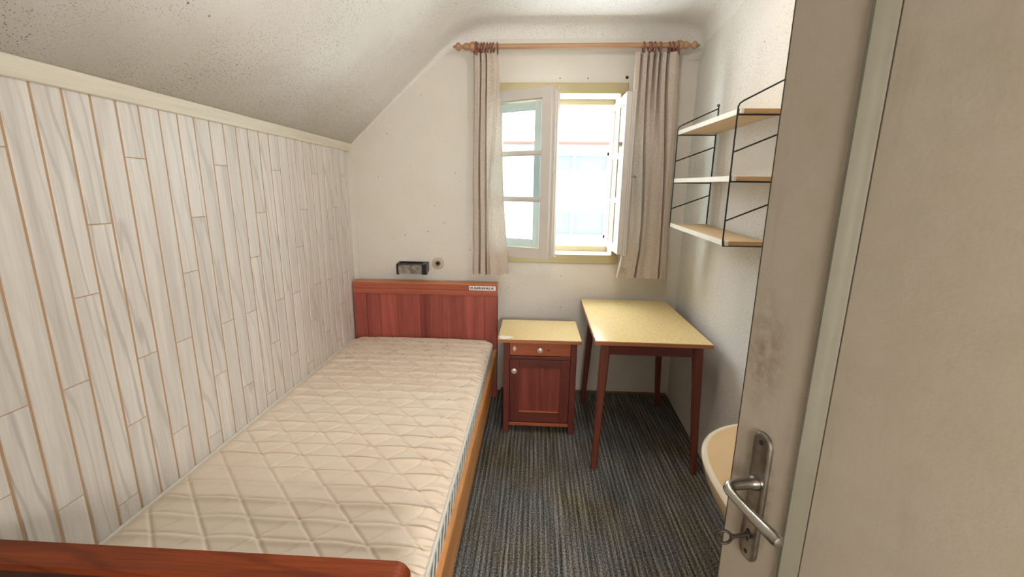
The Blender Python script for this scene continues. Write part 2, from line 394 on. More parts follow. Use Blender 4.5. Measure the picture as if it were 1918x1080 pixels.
for k in range(7):
    t = k / 6 * PI / 2; row = []
    for i, q in enumerate(prof):
        a = prof[max(i - 1, 0)]; b = prof[min(i + 1, N - 1)]; tn = (b - a).normalized(); nrm = Vector((tn.y, -tn.x))   # towards the room
        r = cove(i); y = D - r + r * math.sin(t) + (0.01 if k == 6 else 0); off = r * (1 - math.cos(t))
        sag = 0.0
        row.append(bm.verts.new((q.x + nrm.x * off + (xr(y) - 1.0 if q.x > 0.95 else 0), y, q.y + nrm.y * off + sag)))
    rows.append(row)
for a, b in zip(rows, rows[1:]):
    for i in range(N - 1): bm.faces.new((a[i], a[i + 1], b[i + 1], b[i]))
me = bpy.data.meshes.new('ceiling'); bmesh.ops.recalc_face_normals(bm, faces=bm.faces); bm.to_mesh(me); bm.free()
me.materials.append(M['ceil']); me.shade_smooth()
ce = bpy.data.objects.new('ceiling', me); C.objects.link(ce); struct(ce); WM[ce.as_pointer()] = Matrix.Identity(4)
so = ce.modifiers.new('thickness', 'SOLIDIFY'); so.thickness = 0.05; so.offset = 1 if me.polygons[0].normal.z > 0 else -1
tag(ce, 'speckled white plaster ceiling with a slope down to the left wall', None)
# window wall with its opening
OL, OR, OT, OB = -0.375, 0.57, H + 0.70, H - 0.495      # masonry opening
T = 0.30
b = MB()
b.box((XL - 0.15, D, -0.03), (OL, D + T, CZ + 0.03)); b.box((OR, D, -0.03), (1.17, D + T, CZ + 0.03))
b.box((OL, D, OT), (OR, D + T, CZ + 0.03)); b.box((OL, D, -0.03), (OR, D + T, OB))
wb = struct(b.build('wall_back', M['wall'])); tag(wb, 'uneven white plaster wall around the window', None)
# right wall
b = MB(); yy = [Y0 - 0.02, 1.0, 1.8, 2.4, 2.75, D + 0.02]
b.loft([[(xr(y), y, -0.03), (xr(y), y, CZ + 0.03), (1.17, y, CZ + 0.03), (1.17, y, -0.03)] for y in yy])
wr = struct(b.build('wall_right', M['wall_r'])); tag(wr, 'white plaster wall with dark mould specks on the right', None)
# left wall, panelled
wl = struct(MB().box((XL - 0.14, Y0 - 0.02, -0.03), (XL - 0.022, D + 0.02, H + 0.34)).build('wall_left', M['wall'])); tag(wl, 'left wall clad in whitewashed vertical planks', None)
MB().box((XL - 0.022, Y0, 0.0), (XL - 0.0022, 3.03, H + 0.272)).build('groove_backing', M['groove'], wl)
pw = 0.0795; cut = {0: [H - 0.313], 1: [H - 0.11, H - 0.763], 2: [H - 0.559], 3: [H + 0.093, H - 0.886], 4: [H - 0.559, H - 1.2]}
cut[0].append(H - 1.0); cut[2].append(H - 1.22)
gap = 0.0052
for k in range(-16, 26):
    ya, yb = 1.145 + pw * k, 1.145 + pw * (k + 1)
    if yb > D: yb = D - 0.004
    zs = [H + 0.272] + cut[k % 5] + [0.0]
    for z1, z0 in zip(zs, zs[1:]):
        mb = MB()
        def lim(z): return 3.02 + (z - 0.9) * 0.075 if z > 0.9 else 3.02
        y1t, y1b = min(yb, lim(z1)), min(yb, lim(z0))
        if min(y1t, y1b) - ya < 0.012: continue
        f = XL + random.uniform(-0.0006, 0.0006); bk = XL - 0.008; g = gap / 2 + 0.0008; c = 0.0022
        za, zb_ = z0 + 0.0012, z1 - 0.0012
        def ring(x, ins): return [(x, ya + g + ins, za + ins * 0.5), (x, y1b - g - ins, za + ins * 0.5), (x, y1t - g - ins, zb_ - ins * 0.5), (x, ya + g + ins, zb_ - ins * 0.5)]
        mb.loft([ring(bk, 0), ring(f - c, 0), ring(f, c)])
        mb.build('plank', M['plank'], wl)
tb = struct(MB().box((XL - 0.022, Y0, H + 0.262), (XL + 0.009, D, H + 0.318), 0.003).build('trim_1', M['board'])); tag(tb, 'cream wooden board capping the white planks', None)
tb = struct(MB().box((XL - 0.03, D - 0.014, 0.5), (XL + 0.012, D + 0.002, H + 0.27), 0.003).build('trim_2', M['wall'])); tag(tb, 'narrow plastered strip in the far left corner', None)
# baseboard strip on the window wall
bb = struct(MB().box((-0.235, D - 0.012, 0), (1.03, D + 0.001, 0.022), 0.003).build('baseboard_back', M['skirt'])); tag(bb, 'thin dusty ochre strip along the window wall', None)
# wall round the doorway, and the hallway behind the camera
DL, DR, DT = -0.34, 0.545, 2.03
b = MB(); b.box((XL - 0.14, Y0 - 0.12, -0.03), (DL, Y0, CZ + 0.03)); b.box((DR, Y0 - 0.12, -0.03), (1.17, Y0, CZ + 0.03)); b.box((DL, Y0 - 0.12, DT), (DR, Y0, CZ + 0.03))
wf = struct(b.build('wall_front', M['wall'])); tag(wf, 'plaster wall with the doorway', None)
b = MB(); b.box((-1.45, -1.8, -0.03), (-1.35, Y0 - 0.12, CZ)); b.box((1.07, -1.8, -0.03), (1.17, Y0 - 0.12, CZ)); b.box((-1.45, -1.85, -0.03), (1.17, -1.75, CZ)); b.box((-1.45, -1.8, CZ - 0.05), (1.17, Y0 - 0.12, CZ))
wh = struct(b.build('wall_hallway', M['hall'])); tag(wh, 'beige hallway behind the doorway', None)
b = MB(); b.box((DL, Y0 - 0.13, 0), (DL + 0.03, Y0 + 0.01, DT), 0.003); b.box((DR - 0.02, Y0 - 0.13, 0), (DR + 0.0, Y0 + 0.01, DT), 0.003); b.box((DL, Y0 - 0.13, DT - 0.03), (DR, Y0 + 0.01, DT), 0.003)
tf = struct(b.build('trim_3', M['door'])); tag(tf, 'cream door frame', None)

# ================================================================ WINDOW
wt = thing('window_1', 'open white casement window in an ochre frame', None, (0.08, D, OB)); struct(wt)
fo = 0.012
IL, IR, IT, IB = OL + 0.03, 0.55, H + 0.646, H - 0.4325
b = MB()
b.box((OL - 0.03, D - fo, H + 0.646), (OR + 0.03, D + 0.03, H + 0.7125), 0.003); b.box((OL - 0.03, D - fo, H - 0.497), (OR + 0.03, D + 0.03, IB), 0.003)
b.box((OL - 0.03, D - fo, IB), (IL, D + 0.03, IT), 0.003); b.box((IR, D - fo, IB), (OR + 0.03, D + 0.03, IT), 0.003)
b.build('window_frame', M['yellow'], wt)
# reveal lining (white faces between the two frames)
b = MB(); b.box((IL - 0.03, D + 0.03, IT), (IR + 0.03, D + 0.2, IT + 0.03)); b.box((IL - 0.03, D + 0.03, IB - 0.03), (IR + 0.03, D + 0.2, IB + 0.0))
b.box((IL - 0.03, D + 0.03, IB), (IL, D + 0.2, IT)); b.box((IR, D + 0.03, IB), (IR + 0.03, D + 0.2, IT))
b.build('window_lining', M['white'], wt)
b = MB(); Yo = D + 0.185
b.box((IL, Yo, H + 0.6096), (IR, Yo + 0.05, IT + 0.002), 0.003); b.box((IL, Yo, IB - 0.002), (IR, Yo + 0.05, H - 0.392), 0.003)
b.box((IL, Yo, H - 0.392), (IL + 0.035, Yo + 0.05, H + 0.6096), 0.002); b.box((0.534, Yo, H - 0.392), (IR + 0.001, Yo + 0.05, H + 0.6096), 0.002)
b.build('outer_frame', M['yellow'], wt)
MB().box((IL - 0.02, Yo + 0.05, H - 0.43), (IR + 0.02, D + T + 0.06, H - 0.40), 0.004).build('window_sill', M['white'], wt)
for x_, z_, r_ in ((0.145, H + 0.742, 0.004), (0.330, H + 0.742, 0.004), (0.586, H + 0.747, 0.011)):
    MB().lathe([(0, r_), (0.002, r_ * 0.8)], (x_, D, z_), (0, -1, 0), 10).build('screw_plug', M['crack'], wb)
for z, x in ((H + 0.68, 0.145), (H + 0.632, 0.145), (H - 0.45, 0.148)):
    MB().lathe([(0, 0.007), (0.006, 0.007), (0.01, 0.003)], (x, D - fo, z), (0, -1, 0), 12).build('catch_stud', M['white'], wt, True)

def casement(hinge, ang, width, z0, z1, label_bars, stile=0.066, thick=0.04, back=True, flip=1, shrink=0.013):
    """u runs from hinge to free edge, v into the sash thickness away from the room side when shut"""
    Mx = Matrix.Translation((hinge[0], hinge[1], 0)) @ Matrix.Rotation(ang, 4, 'Z')
    h = bpy.data.objects.new('casement', None); C.objects.link(h); h.empty_display_size = 0.05
    return Mx
def sash(mb_name, Mx, u0, u1, v0, v1, z0, z1, st, bars, parent, mat, railb=None):
    railb = railb or st
    b = MB()
    b.box((u0, v0, z0), (u0 + st, v1, z1), 0.002, Mx); b.box((u1 - st, v0, z0), (u1, v1, z1), 0.002, Mx)
    b.box((u0 + st, v0, z1 - st), (u1 - st, v1, z1), 0.002, Mx); b.box((u0 + st, v0, z0), (u1 - st, v1, z0 + railb), 0.002, Mx)
    fr = b.build(mb_name, mat, parent)
    lo, hi = z0 + railb, z1 - st
    edges = [lo] + list(bars) + [hi]
    for z in bars:
        MB().box((u0 + st, v0 + 0.008, z - 0.011), (u1 - st, v1 - 0.004, z + 0.011), 0.003, Mx).build('glazing_bar', mat, fr)
    bead = MB()
    for (a0, a1) in zip(edges, edges[1:]):
        z_a = a0 + (0.011 if a0 in bars else 0); z_b = a1 - (0.011 if a1 in bars else 0)
        vm = (v0 + v1) / 2
        MB().box((u0 + st, vm - 0.0015, z_a), (u1 - st, vm + 0.0015, z_b), 0, Mx).build('pane', M['glass'], fr)
        for (p, q) in (((u0 + st, z_a), (u0 + st + 0.006, z_b)), ((u1 - st - 0.006, z_a), (u1 - st, z_b)), ((u0 + st, z_a), (u1 - st, z_a + 0.006)), ((u0 + st, z_b - 0.006), (u1 - st, z_b))):
            bead.box((p[0], vm - 0.008, p[1]), (q[0], vm - 0.001, q[1]), 0, Mx)
    bead.build('glazing_bead', mat, fr)
    return fr
from mathutils import Matrix as _M
def fr_mat(hx, hy, dx, dy):      # u axis = (dx,dy), v axis = perpendicular
    L = math.hypot(dx, dy); dx /= L; dy /= L
    return Matrix(((dx, -dy, 0, hx), (dy, dx, 0, hy), (0, 0, 1, 0), (0, 0, 0, 1)))
# left inner casement: swung about 27 degrees into the room; room face at v=0, thickness towards +v
ML = fr_mat(-0.365, D - 0.014, 0.452, -0.222)
zl0, zl1 = H - 0.443, H + 0.647
cl = sash('left_casement', ML, 0.0, 0.504, 0.0, 0.042, zl0, zl1, 0.066, [H + 0.2505, H - 0.047], wt, M['white'])
b = MB(); b.box((0.465, 0.042, zl0 + 0.012), (0.516, 0.062, zl1 - 0.012), 0.003, ML); b.box((0.487, 0.062, zl0 + 0.02), (0.520, 0.10, zl1 - 0.02), 0.003, ML)
b.build('closing_strip', M['white'], cl)
# left outer casement, parallel, hung on the outer frame
ML2 = fr_mat(-0.30, Yo - 0.002, 0.452, -0.222)
cl2 = sash('outer_left_casement', ML2, 0.0, 0.372, -0.012, 0.028, H - 0.392, H + 0.605, 0.05, [], wt, M['white'])
# right outer casement, opened square to the wall
MR = fr_mat(0.536, Yo - 0.004, 0.006, -0.455)
zr0, zr1 = H - 0.392, H + 0.607
cr = sash('right_casement', MR, 0.0, 0.452, 0.0, 0.036, zr0, zr1, 0.045, [H + 0.245, H - 0.047], wt, M['white'])
b = MB(); b.box((0.405, 0.036, zr0 + 0.002), (0.455, 0.048, zr1 + 0.002), 0.002, MR); b.box((0.412, 0.048, zr0 - 0.008), (0.458, 0.060, zr1 + 0.012), 0.003, MR)
b.build('closing_strip', M['white'], cr)
b = MB(); b.lathe([(0, 0.012), (0.006, 0.012), (0.008, 0.006), (0.03, 0.006), (0.032, 0.004)], MR @ Vector((0.432, 0.060, H + 0.107)), MR.to_3x3() @ Vector((0, 1, 0)), 12)
b.tube([MR @ Vector((0.432, 0.086, H + 0.107)), MR @ Vector((0.427, 0.090, H + 0.100)), MR @ Vector((0.425, 0.090, H + 0.060))], [0.007, 0.006, 0.005])
b.build('window_handle', M['steel'], cr, True)

# ================================================================ HOUSE OUTSIDE
hs = thing('neighbouring_house', 'sunlit white house wall with large window and red roof edge, seen through window', 'house', (0.6, 7.0, -1.0))
HY = 7.0
MB().box((-3.5, HY, -1.0), (4.5, HY + 0.25, H + 0.72)).build('wall', M['render'], hs)
MB().box((-3.6, HY - 0.12, H + 0.715), (4.6, HY + 0.28, H + 0.75), 0.005).build('roof_edge', M['tile'], hs)
MB().box((-3.5, HY - 0.02, H + 0.60), (4.5, HY + 0.0, H + 0.70), 0.005).build('fascia', M['render'], hs)
b = MB(); wx0, wx1, wz0, wz1 = 0.0, 1.12, H - 0.69, H + 0.60
b.box((wx0, HY - 0.05, wz0), (wx0 + 0.05, HY, wz1)); b.box((wx1 - 0.05, HY - 0.05, wz0), (wx1, HY, wz1)); b.box((wx0, HY - 0.05, wz1 - 0.05), (wx1, HY, wz1)); b.box((wx0, HY - 0.05, wz0), (wx1, HY, wz0 + 0.05)); b.box((0.555, HY - 0.045, wz0 + 0.05), (0.605, HY, wz1 - 0.05))
wf_ = b.build('window', M['render'], hs)
for (x0, x1) in ((0.05, 0.555), (0.605, 1.07)):
    MB().box((x0, HY - 0.02, H + 0.34), (x1, HY - 0.01, H + 0.55)).build('pane', M['cyan'], wf_)
    MB().box((x0, HY - 0.02, H - 0.64), (x1, HY - 0.01, H - 0.30)).build('pane', M['cyan'], wf_)
    MB().box((x0, HY - 0.025, H - 0.30), (x1, HY - 0.012, H + 0.34)).build('blind', M['blind'], wf_)

# ================================================================ CURTAIN ROD AND CURTAINS
RY, RZ = 3.03, H + 0.900
rod = thing('curtain_rod', 'light brown wooden curtain rod with turned ends above window', 'curtain rod', (0.23, RY, RZ))
slope = 0.006 / 1.5
MB().tube([(-0.40, RY, RZ), (0.87, RY, RZ + 0.004)], 0.0158, 16).build('rod', M['rod'], rod, True)
fin = [(0, 0.016), (0.004, 0.019), (0.014, 0.026), (0.030, 0.030), (0.044, 0.026), (0.052, 0.017), (0.055, 0.016), (0.058, 0.020), (0.068, 0.022), (0.080, 0.021), (0.088, 0.015), (0.096, 0.009), (0.100, 0.009), (0.106, 0.014), (0.118, 0.024), (0.124, 0.025), (0.132, 0.020), (0.142, 0.010), (0.148, 0.007), (0.155, 0.006), (0.158, 0.002)]
MB().lathe(fin, (-0.390, RY, RZ), (-1, 0, 0), 24).build('finial', M['rod'], rod, True)
MB().lathe(fin, (0.842, RY, RZ + 0.004), (1, 0, 0), 24).build('finial', M['rod'], rod, True)
for x in (-0.400, 0.862):
    s_ = 1 if x > 0 else -1
    b = MB(); b.lathe([(0, 0.03), (0.012, 0.03), (0.016, 0.022), (0.05, 0.016), (0.075, 0.02), (0.09, 0.022)], (x, D, RZ), (0, -1, 0), 18)
    b.torus((x, RY, RZ), 0.022, 0.009, (1, 0, 0))
    b.tube([(x, RY - 0.004, RZ - 0.02), (x + 0.006, RY - 0.004, RZ - 0.045), (x + 0.014, RY, RZ - 0.058)], [0.014, 0.010, 0.003], 10)
    b.build('bracket', M['ring'], rod, True)
def ring(x, parent, tilt):
    MB().torus((x, RY, RZ - 0.008), 0.0290, 0.0050, (1, tilt, 0.05), 24, 8).build('ring', M['ring'], parent, True)
    MB().torus((x, RY, RZ - 0.040), 0.006, 0.0012, (0.2, 1, 0), 12, 6).tube([(x, RY, RZ - 0.044), (x, RY, RZ - 0.058)], 0.0015, 6).build('clip', M['steel'], parent, True)
def sm(t): t = max(0, min(1, t)); return t * t * (3 - 2 * t)
def cr_interp(tab, z):
    if z >= tab[0][0]: return tab[0][1]
    for (a, u), (b, v) in zip(tab, tab[1:]):
        if z >= b: t = (a - z) / (a - b); return u + (v - u) * t
    return tab[-1][1]
def curtain(name, label, lt, rt, z1, z0, notches, waves, y0, ringxs, hem=0.075, bottom=None):
    t = thing(name, label, 'curtain', ((lt[0][1] + rt[0][1]) / 2, RY, z0), 0, 'linen curtains on the wooden rod')
    def P(u, v, dy=0.0, zz=None):
        z = z1 + (z0 - z1) * v
        if bottom: z += bottom(u) * v
        s = v
        a, c = cr_interp(lt, z), cr_interp(rt, z)
        wobble = 0.0025 * math.sin(9 * v + 5 * u)
        x = a + (c - a) * u
        y = y0
        for (c0, c1, d0, d1, w0, w1, fade) in notches:
            cc = c0 + (c1 - c0) * sm(s * 1.3); dd = d0 + (d1 - d0) * sm(s / fade); ww = w0 + (w1 - w0) * s
            q = (u - cc) / ww; y += dd * math.exp(-q * q)
        for (n, ph, am0, am1) in waves: y += (am0 + (am1 - am0) * s) * math.sin(n * u * 2 * PI + ph + 0.6 * math.sin(2.2 * v))
        e = min(u, 1 - u) / 0.03
        if e < 1: y += 0.016 * (1 - e) ** 2
        return (x + wobble, y + dy + 0.004 * math.sin(5 * v + 3 * u), z)
    cl = grid('cloth', 150, 60, lambda u, v: P(u, v), M['linen'], t)
    H_ = z1 - z0
    grid('hem', 150, 4, lambda u, v: P(u, 1 - hem / H_ * (1 - v) - (0.0), -0.0025 if v > 0.02 else 0.0), M['linen'], t)
    grid('heading_tape', 100, 2, lambda u, v: P(u, 0.0 + 0.03 * v, 0.004), M['linen'], t)
    for i, x in enumerate(ringxs): ring(x, t, 0.10 * math.sin(i * 2.3))
    return t
curtain('curtain', 'narrow gathered beige linen curtain left of the window, above the headboard',
        [(H + 0.865, -0.410), (H + 0.6, -0.415), (H - 0.571, -0.428)], [(H + 0.865, -0.262), (H + 0.80, -0.253), (H + 0.5, -0.238), (H + 0.0, -0.215), (H - 0.571, -0.176)],
        H + 0.865, H - 0.571, [(0.245, 0.185, 0.055, 0.055, 0.022, 0.020, 0.3), (0.49, 0.385, 0.055, 0.05, 0.022, 0.018, 0.3), (0.9, 0.47, 0.0, 0.016, 0.05, 0.02, 0.3)],
        [(1.6, 0.4, 0.003, 0.005), (3.2, 1.0, 0.004, 0.003)], RY - 0.012, [-0.385, -0.364, -0.345, -0.326, -0.306, -0.288, -0.262], bottom=lambda u: (0.012 * max(0, u - 0.75) * 4 - 0.004 * math.sin(u * 20)))
curtain('curtain', 'wider creased beige linen curtain right of the window, above the desk',
        [(H + 0.865, 0.606), (H + 0.62, 0.606), (H - 0.36, 0.604), (H - 0.43, 0.596), (H - 0.571, 0.573)], [(H + 0.865, 0.884), (H + 0.3, 0.895), (H - 0.571, 0.918)],
        H + 0.865, H - 0.575, [(0.14, 0.10, 0.050, 0.0, 0.018, 0.04, 0.45), (0.29, 0.385, 0.060, 0.055, 0.020, 0.014, 0.3), (0.44, 0.52, 0.060, 0.004, 0.025, 0.06, 0.4), (0.57, 0.66, 0.060, 0.0, 0.020, 0.05, 0.5), (0.735, 0.845, 0.060, 0.056, 0.024, 0.012, 0.3)],
        [(2.0, 0.4, 0.004, 0.004), (5.0, 1.9, 0.005, 0.003)], RY - 0.012, [0.655, 0.690, 0.702, 0.722, 0.755, 0.812, 0.832])

# ================================================================ BED
bed = thing('bed', 'single bed with red wooden headboard and orange side rail under the planks', 'bed', (-0.78, 1.9, 0))
bx0, bx1 = -1.303, -0.255
hf, hb = 3.02, 3.085
head = MB().box((bx0, hf + 0.016, 0.30), (bx1, hb - 0.02, 0.80)).build('headboard', M['cherry'], bed)
MB().box((bx0, hf, 0.817), (bx1, hb - 0.012, 0.856), 0.003).build('top_rail', M['cherry_x'], head)
MB().box((bx0 + 0.002, hf + 0.003, 0.777), (bx1 - 0.002, hb - 0.02, 0.8165), 0.002).build('lower_rail', M['cherry_x'], head)
b = MB(); b.loft([[(bx0, hf - 0.003, 0.856), (bx0, hb, 0.856), (bx0, hb, 0.868), (bx0, hf + 0.006, 0.862)], [(bx1, hf - 0.003, 0.856), (bx1, hb, 0.856), (bx1, hb, 0.868), (bx1, hf + 0.006, 0.862)]])
b.build('cap', M['cap'], head)
MB().box((bx0, hf + 0.003, 0.0), (bx0 + 0.094, hb - 0.005, 0.7765), 0.003).build('stile', M['cherry'], head)
MB().box((bx1 - 0.092, hf + 0.003, 0.0), (bx1, hb - 0.005, 0.7765), 0.003).build('stile', M['cherry'], head)
xs = [bx0 + 0.095, -1.11, -0.985, -0.817, -0.745, -0.62, -0.50, bx1 - 0.093]
for i, (a, c) in enumerate(zip(xs, xs[1:])):
    mb = MB().box((a + 0.0004, hf + 0.0115 + 0.0006 * (i % 2), 0.30), (c - 0.0004, hf + 0.018, 0.776), 0.0006)
    o = mb.build('panel_board', M['strip'] if i == 3 else M['cherry'], head)
# sticker
st = MB().box((-0.456, hf - 0.0006, 0.818), (-0.266, hf + 0.0002, 0.850), 0).build('sticker', M['sticker'], bed); st['label'] = 'small white sticker with black lettering'
def text(body, loc, size, xs_, mat, parent, name='lettering', off=0.0):
    c = bpy.data.curves.new(name, 'FONT'); c.body = body; c.size = size; c.extrude = 0.0003; c.offset = off; c.align_x = 'CENTER'; c.align_y = 'CENTER'; c.space_character = 1.12
    o = bpy.data.objects.new(name, c); C.objects.link(o); dg = bpy.context.evaluated_depsgraph_get(); dg.update()
    me = bpy.data.meshes.new_from_object(o.evaluated_get(dg)); C.objects.unlink(o); bpy.data.objects.remove(o)
    me.transform(Matrix.Translation(loc) @ Matrix.Rotation(PI / 2, 4, 'X') @ Matrix.Diagonal((xs_, 1, 1, 1)))
    me.transform(WM[parent.as_pointer()].inverted()); me.materials.clear(); me.materials.append(mat)
    n = bpy.data.objects.new(name, me); C.objects.link(n); n.parent = parent; WM[n.as_pointer()] = WM[parent.as_pointer()]
    return n
text('AIRWALK', (-0.350, hf - 0.001, 0.8335), 0.0215, 1.42, M['ink'], st, off=0.0007)
b = MB(); b.torus((-0.438, hf - 0.0011, 0.834), 0.0085, 0.0013, (0, 1, 0), 20, 6)
b.tube([(-0.444, hf - 0.0011, 0.829), (-0.438, hf - 0.0011, 0.841)], 0.0014, 6).tube([(-0.438, hf - 0.0011, 0.841), (-0.432, hf - 0.0011, 0.829)], 0.0014, 6)
b.build('emblem', M['ink'], st)
# rails
for x0, x1 in ((bx1 - 0.024, bx1 - 0.001), (bx0 + 0.002, bx0 + 0.022)):
    MB().box((x0, 0.80, 0.20), (x1, 3.03, 0.378), 0.0035).build('side_rail', M['pine'], bed)
MB().box((bx0 + 0.03, 0.82, 0.25), (bx1 - 0.03, 3.02, 0.275)).build('mattress_base', M['pine'], bed)
# footboard: top rail with a rounded corner, posts and panel
fy0, fy1, fz = 0.725, 0.795, H - 0.79
b = MB(); r = 0.028; sec = []
def cap_ring(x, dz, dy=0.0):
    return [(x, fy0 + 0.004 + dy, fz - dz), (x, fy1 - 0.004 - dy, fz - dz), (x, fy1 - dy, fz - dz - 0.006), (x, fy1 - dy, fz - 0.013 - dz * 0.9), (x, fy0 + dy, fz - 0.013 - dz * 0.9), (x, fy0 + dy, fz - dz - 0.006)]
b.loft([cap_ring(bx0, 0)] + [cap_ring(bx1 - r + r * math.sin(t * PI / 2 / 6), r * (1 - math.cos(t * PI / 2 / 6)), 0.003 * t / 6) for t in range(7)])
ft = b.build('footboard', M['foot'], bed, True)
for x0 in (bx0 + 0.002, bx1 - 0.072):
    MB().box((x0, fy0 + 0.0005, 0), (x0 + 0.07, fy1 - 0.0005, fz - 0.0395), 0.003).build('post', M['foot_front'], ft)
MB().box((bx0 + 0.002, fy0 + 0.0008, fz - 0.075), (bx1 - r - 0.004, fy1 - 0.0008, fz - 0.0125), 0.001).build('shaded_front_board', M['foot_front'], ft)  # separate board carrying the shade-dark colour under the cap
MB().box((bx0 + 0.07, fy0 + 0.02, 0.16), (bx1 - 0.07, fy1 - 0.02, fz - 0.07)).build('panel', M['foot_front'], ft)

# ================================================================ MATTRESS
mt = thing('mattress', 'beige quilted mattress with white piping lying in the bed frame', 'mattress', (-0.79, 1.9, 0.276))
mx0, mx1, my0, my1, mz = XL + 0.006, -0.284, 0.80, 3.012, 0.447
L = 0.1712
def saw(t): return abs((t + 0.5) % 1.0 - 0.5) * 2      # 0 on the line, 1 between
rn = random.Random(3)
rowrand = [rn.uniform(-1, 1) for _ in range(64)]
def top(u, v):
    x = mx0 + (mx1 - mx0) * u; y = my0 + (my1 - my0) * v
    # rounded plan corners at the head end
    cr_ = 0.085; yy = y
    lim = my1
    for xe, sg in ((mx0, 1), (mx1, -1)):
        dx = (x - xe) * sg
        if dx < cr_: lim = min(lim, my1 - cr_ + math.sqrt(max(0, cr_ ** 2 - (cr_ - dx) ** 2)))
    if y > lim: y = lim
    elif y > my1 - 0.25: y = my1 - 0.25 + (y - (my1 - 0.25)) * (lim - (my1 - 0.25)) / 0.25
    px, py = x + 0.493, y - 1.112
    a = (px + py) / L; b_ = (px - py) / L
    z = 0.0
    fade = 1 - 0.6 * sm((y - 2.3) / 0.5)
    edge = min(u, 1 - u) * (mx1 - mx0)
    ef = sm(edge / 0.05)
    d1_, d2_ = saw(a) * L / 2 / 1.414, saw(b_) * L / 2 / 1.414
    z -= 0.0050 * math.exp(-(d1_ / 0.0045) ** 2) * fade * ef
    z -= 0.0022 * math.exp(-(d2_ / 0.0035) ** 2) * fade * ef
    q = math.sqrt(max(0, min(saw(a), 1)) * max(0, min(saw(b_), 1)))
    z += 0.0045 * (q ** 0.6) * fade * ef
    # cross creases through the rows of stitch crossings
    rr = py / (L / 2); k = math.floor(rr + 0.5); dyr = (rr - k) * L / 2
    bend = 0.010 * sm((x - mx1 + 0.28) / 0.28) ** 2
    dyr2 = dyr + bend * (0.4 + 0.6 * abs(rowrand[k % 64])) + 0.003 * math.sin(x * 23 + k * 1.7)
    am = 0.0070 + 0.0022 * rowrand[(k + 5) % 64] + 0.0014 * math.sin(x * 8 + k * 2.1)
    am = max(0.003, am) * (1 + 0.9 * sm((x - mx1 + 0.32) / 0.3)) * (1 - 0.55 * sm((y - 2.5) / 0.35))
    z -= am * math.exp(-(dyr2 / 0.0050) ** 2) * ef
    z += am * 0.9 * math.exp(-((dyr2 + 0.016) / 0.011) ** 2) * ef
    # puckers beside the piping
    pe = math.exp(-((mx1 - x) / 0.07) ** 2)
    z += 0.0034 * pe * math.sin(y * 150 + 3 * math.sin(y * 11)) * (1 - sm((0.012 - (mx1 - x)) / 0.012))
    z += 0.0018 * pe * math.sin(y * 310)
    # overall crown
    c_ = min(1, edge / 0.06); z -= 0.010 * (1 - c_) ** 2
    z += 0.006 * math.sin(PI * u)
    return (x, y, mz + z)
grid('top_cover', 300, 620, top, M['ticking'], mt)
# border path of the mattress (right side, rounded head corners, left side)
def border(off=0.0):
    pts = []; cr_ = 0.085
    pts.append((mx1 + off, my0))
    n = 28
    for i in range(n + 1): pts.append((mx1 + off, my0 + (my1 - cr_ - my0) * i / n))
    for i in range(1, 9):
        t = i / 8 * PI / 2; pts.append((mx1 - cr_ + (cr_ + off) * math.cos(t), my1 - cr_ + (cr_ + off) * math.sin(t)))
    pts.append((mx0 + cr_, my1 + off))
    for i in range(1, 9):
        t = PI / 2 + i / 8 * PI / 2; pts.append((mx0 + cr_ + (cr_ + off) * math.cos(t), my1 - cr_ + (cr_ + off) * math.sin(t)))
    pts.append((mx0 - off, my0)); pts.append((mx0, my0))
    return pts
bp = border(0.0)
MB().tube([(x, y, mz - 0.010) for x, y in bp[1:-1]], 0.0075, 8).build('piping', M['piping'], mt, True)
MB().tube([(x, y, 0.288) for x, y in bp[1:-1]], 0.0055, 8).build('piping', M['piping'], mt, True)
rings = []
for zz, off in ((0.280, -0.004), (0.30, 0.003), (0.34, 0.009), (0.38, 0.010), (0.415, 0.006), (0.436, -0.001)):
    q = border(off); rings.append([(min(max(x, mx0), mx1 + off), min(y, my1 + 0.004), zz) for x, y in q[1:-1]])
MB().loft(rings, cap=False, close=True).build('side_band', M['side'], mt, True)
MB().box((mx0 + 0.03, my0 + 0.01, 0.277), (mx1 - 0.03, my1 - 0.05, 0.285)).build('underside', M['side'], mt)

# ================================================================ WALL LAMP, SOCKET
wl_ = thing('wall_lamp', 'small black-ended rectangular wall lamp above the headboard', 'wall lamp', (-0.87, D, 0.955))
lx0, lx1, lz0, lz1, ly = -0.992, -0.772, 0.915, 0.985, D - 0.082
MB().box((lx0 + 0.014, ly + 0.004, lz0 + 0.003), (lx1 - 0.03, ly + 0.012, lz1 - 0.002), 0.001).build('front_glass', M['lampface'], wl_)
MB().box((lx0 + 0.014, ly + 0.012, lz1 - 0.008), (lx1 - 0.03, D - 0.012, lz1 - 0.003), 0.001).build('top_glass', M['lampface'], wl_)
MB().box((lx0 + 0.014, ly + 0.03, lz0 + 0.003), (lx1 - 0.03, D - 0.012, lz1 - 0.012), 0.001).build('body', M['black'], wl_)
def capshape(x0, x1, mb):
    pr = [(ly, lz0 - 0.002), (ly, lz1 - 0.006), (ly + 0.008, lz1 + 0.003), (D - 0.001, lz1 + 0.012), (D - 0.001, lz0 + 0.02), (ly + 0.03, lz0 - 0.004)]
    return mb.loft([[(x0, y, z) for y, z in pr], [(x1, y, z) for y, z in pr]])
capshape(lx0, lx0 + 0.015, MB()).build('end_cap', M['black'], wl_)
capshape(lx1 - 0.034, lx1, MB()).build('end_cap', M['black'], wl_)
MB().box((lx0, D - 0.012, lz0 + 0.015), (lx1, D - 0.0005, lz1 + 0.012), 0.001).build('back_plate', M['black'], wl_)
MB().box((lx0 + 0.01, ly + 0.001, lz1 - 0.003), (lx1 - 0.02, ly + 0.006, lz1 + 0.002)).build('top_strip', M['black'], wl_)
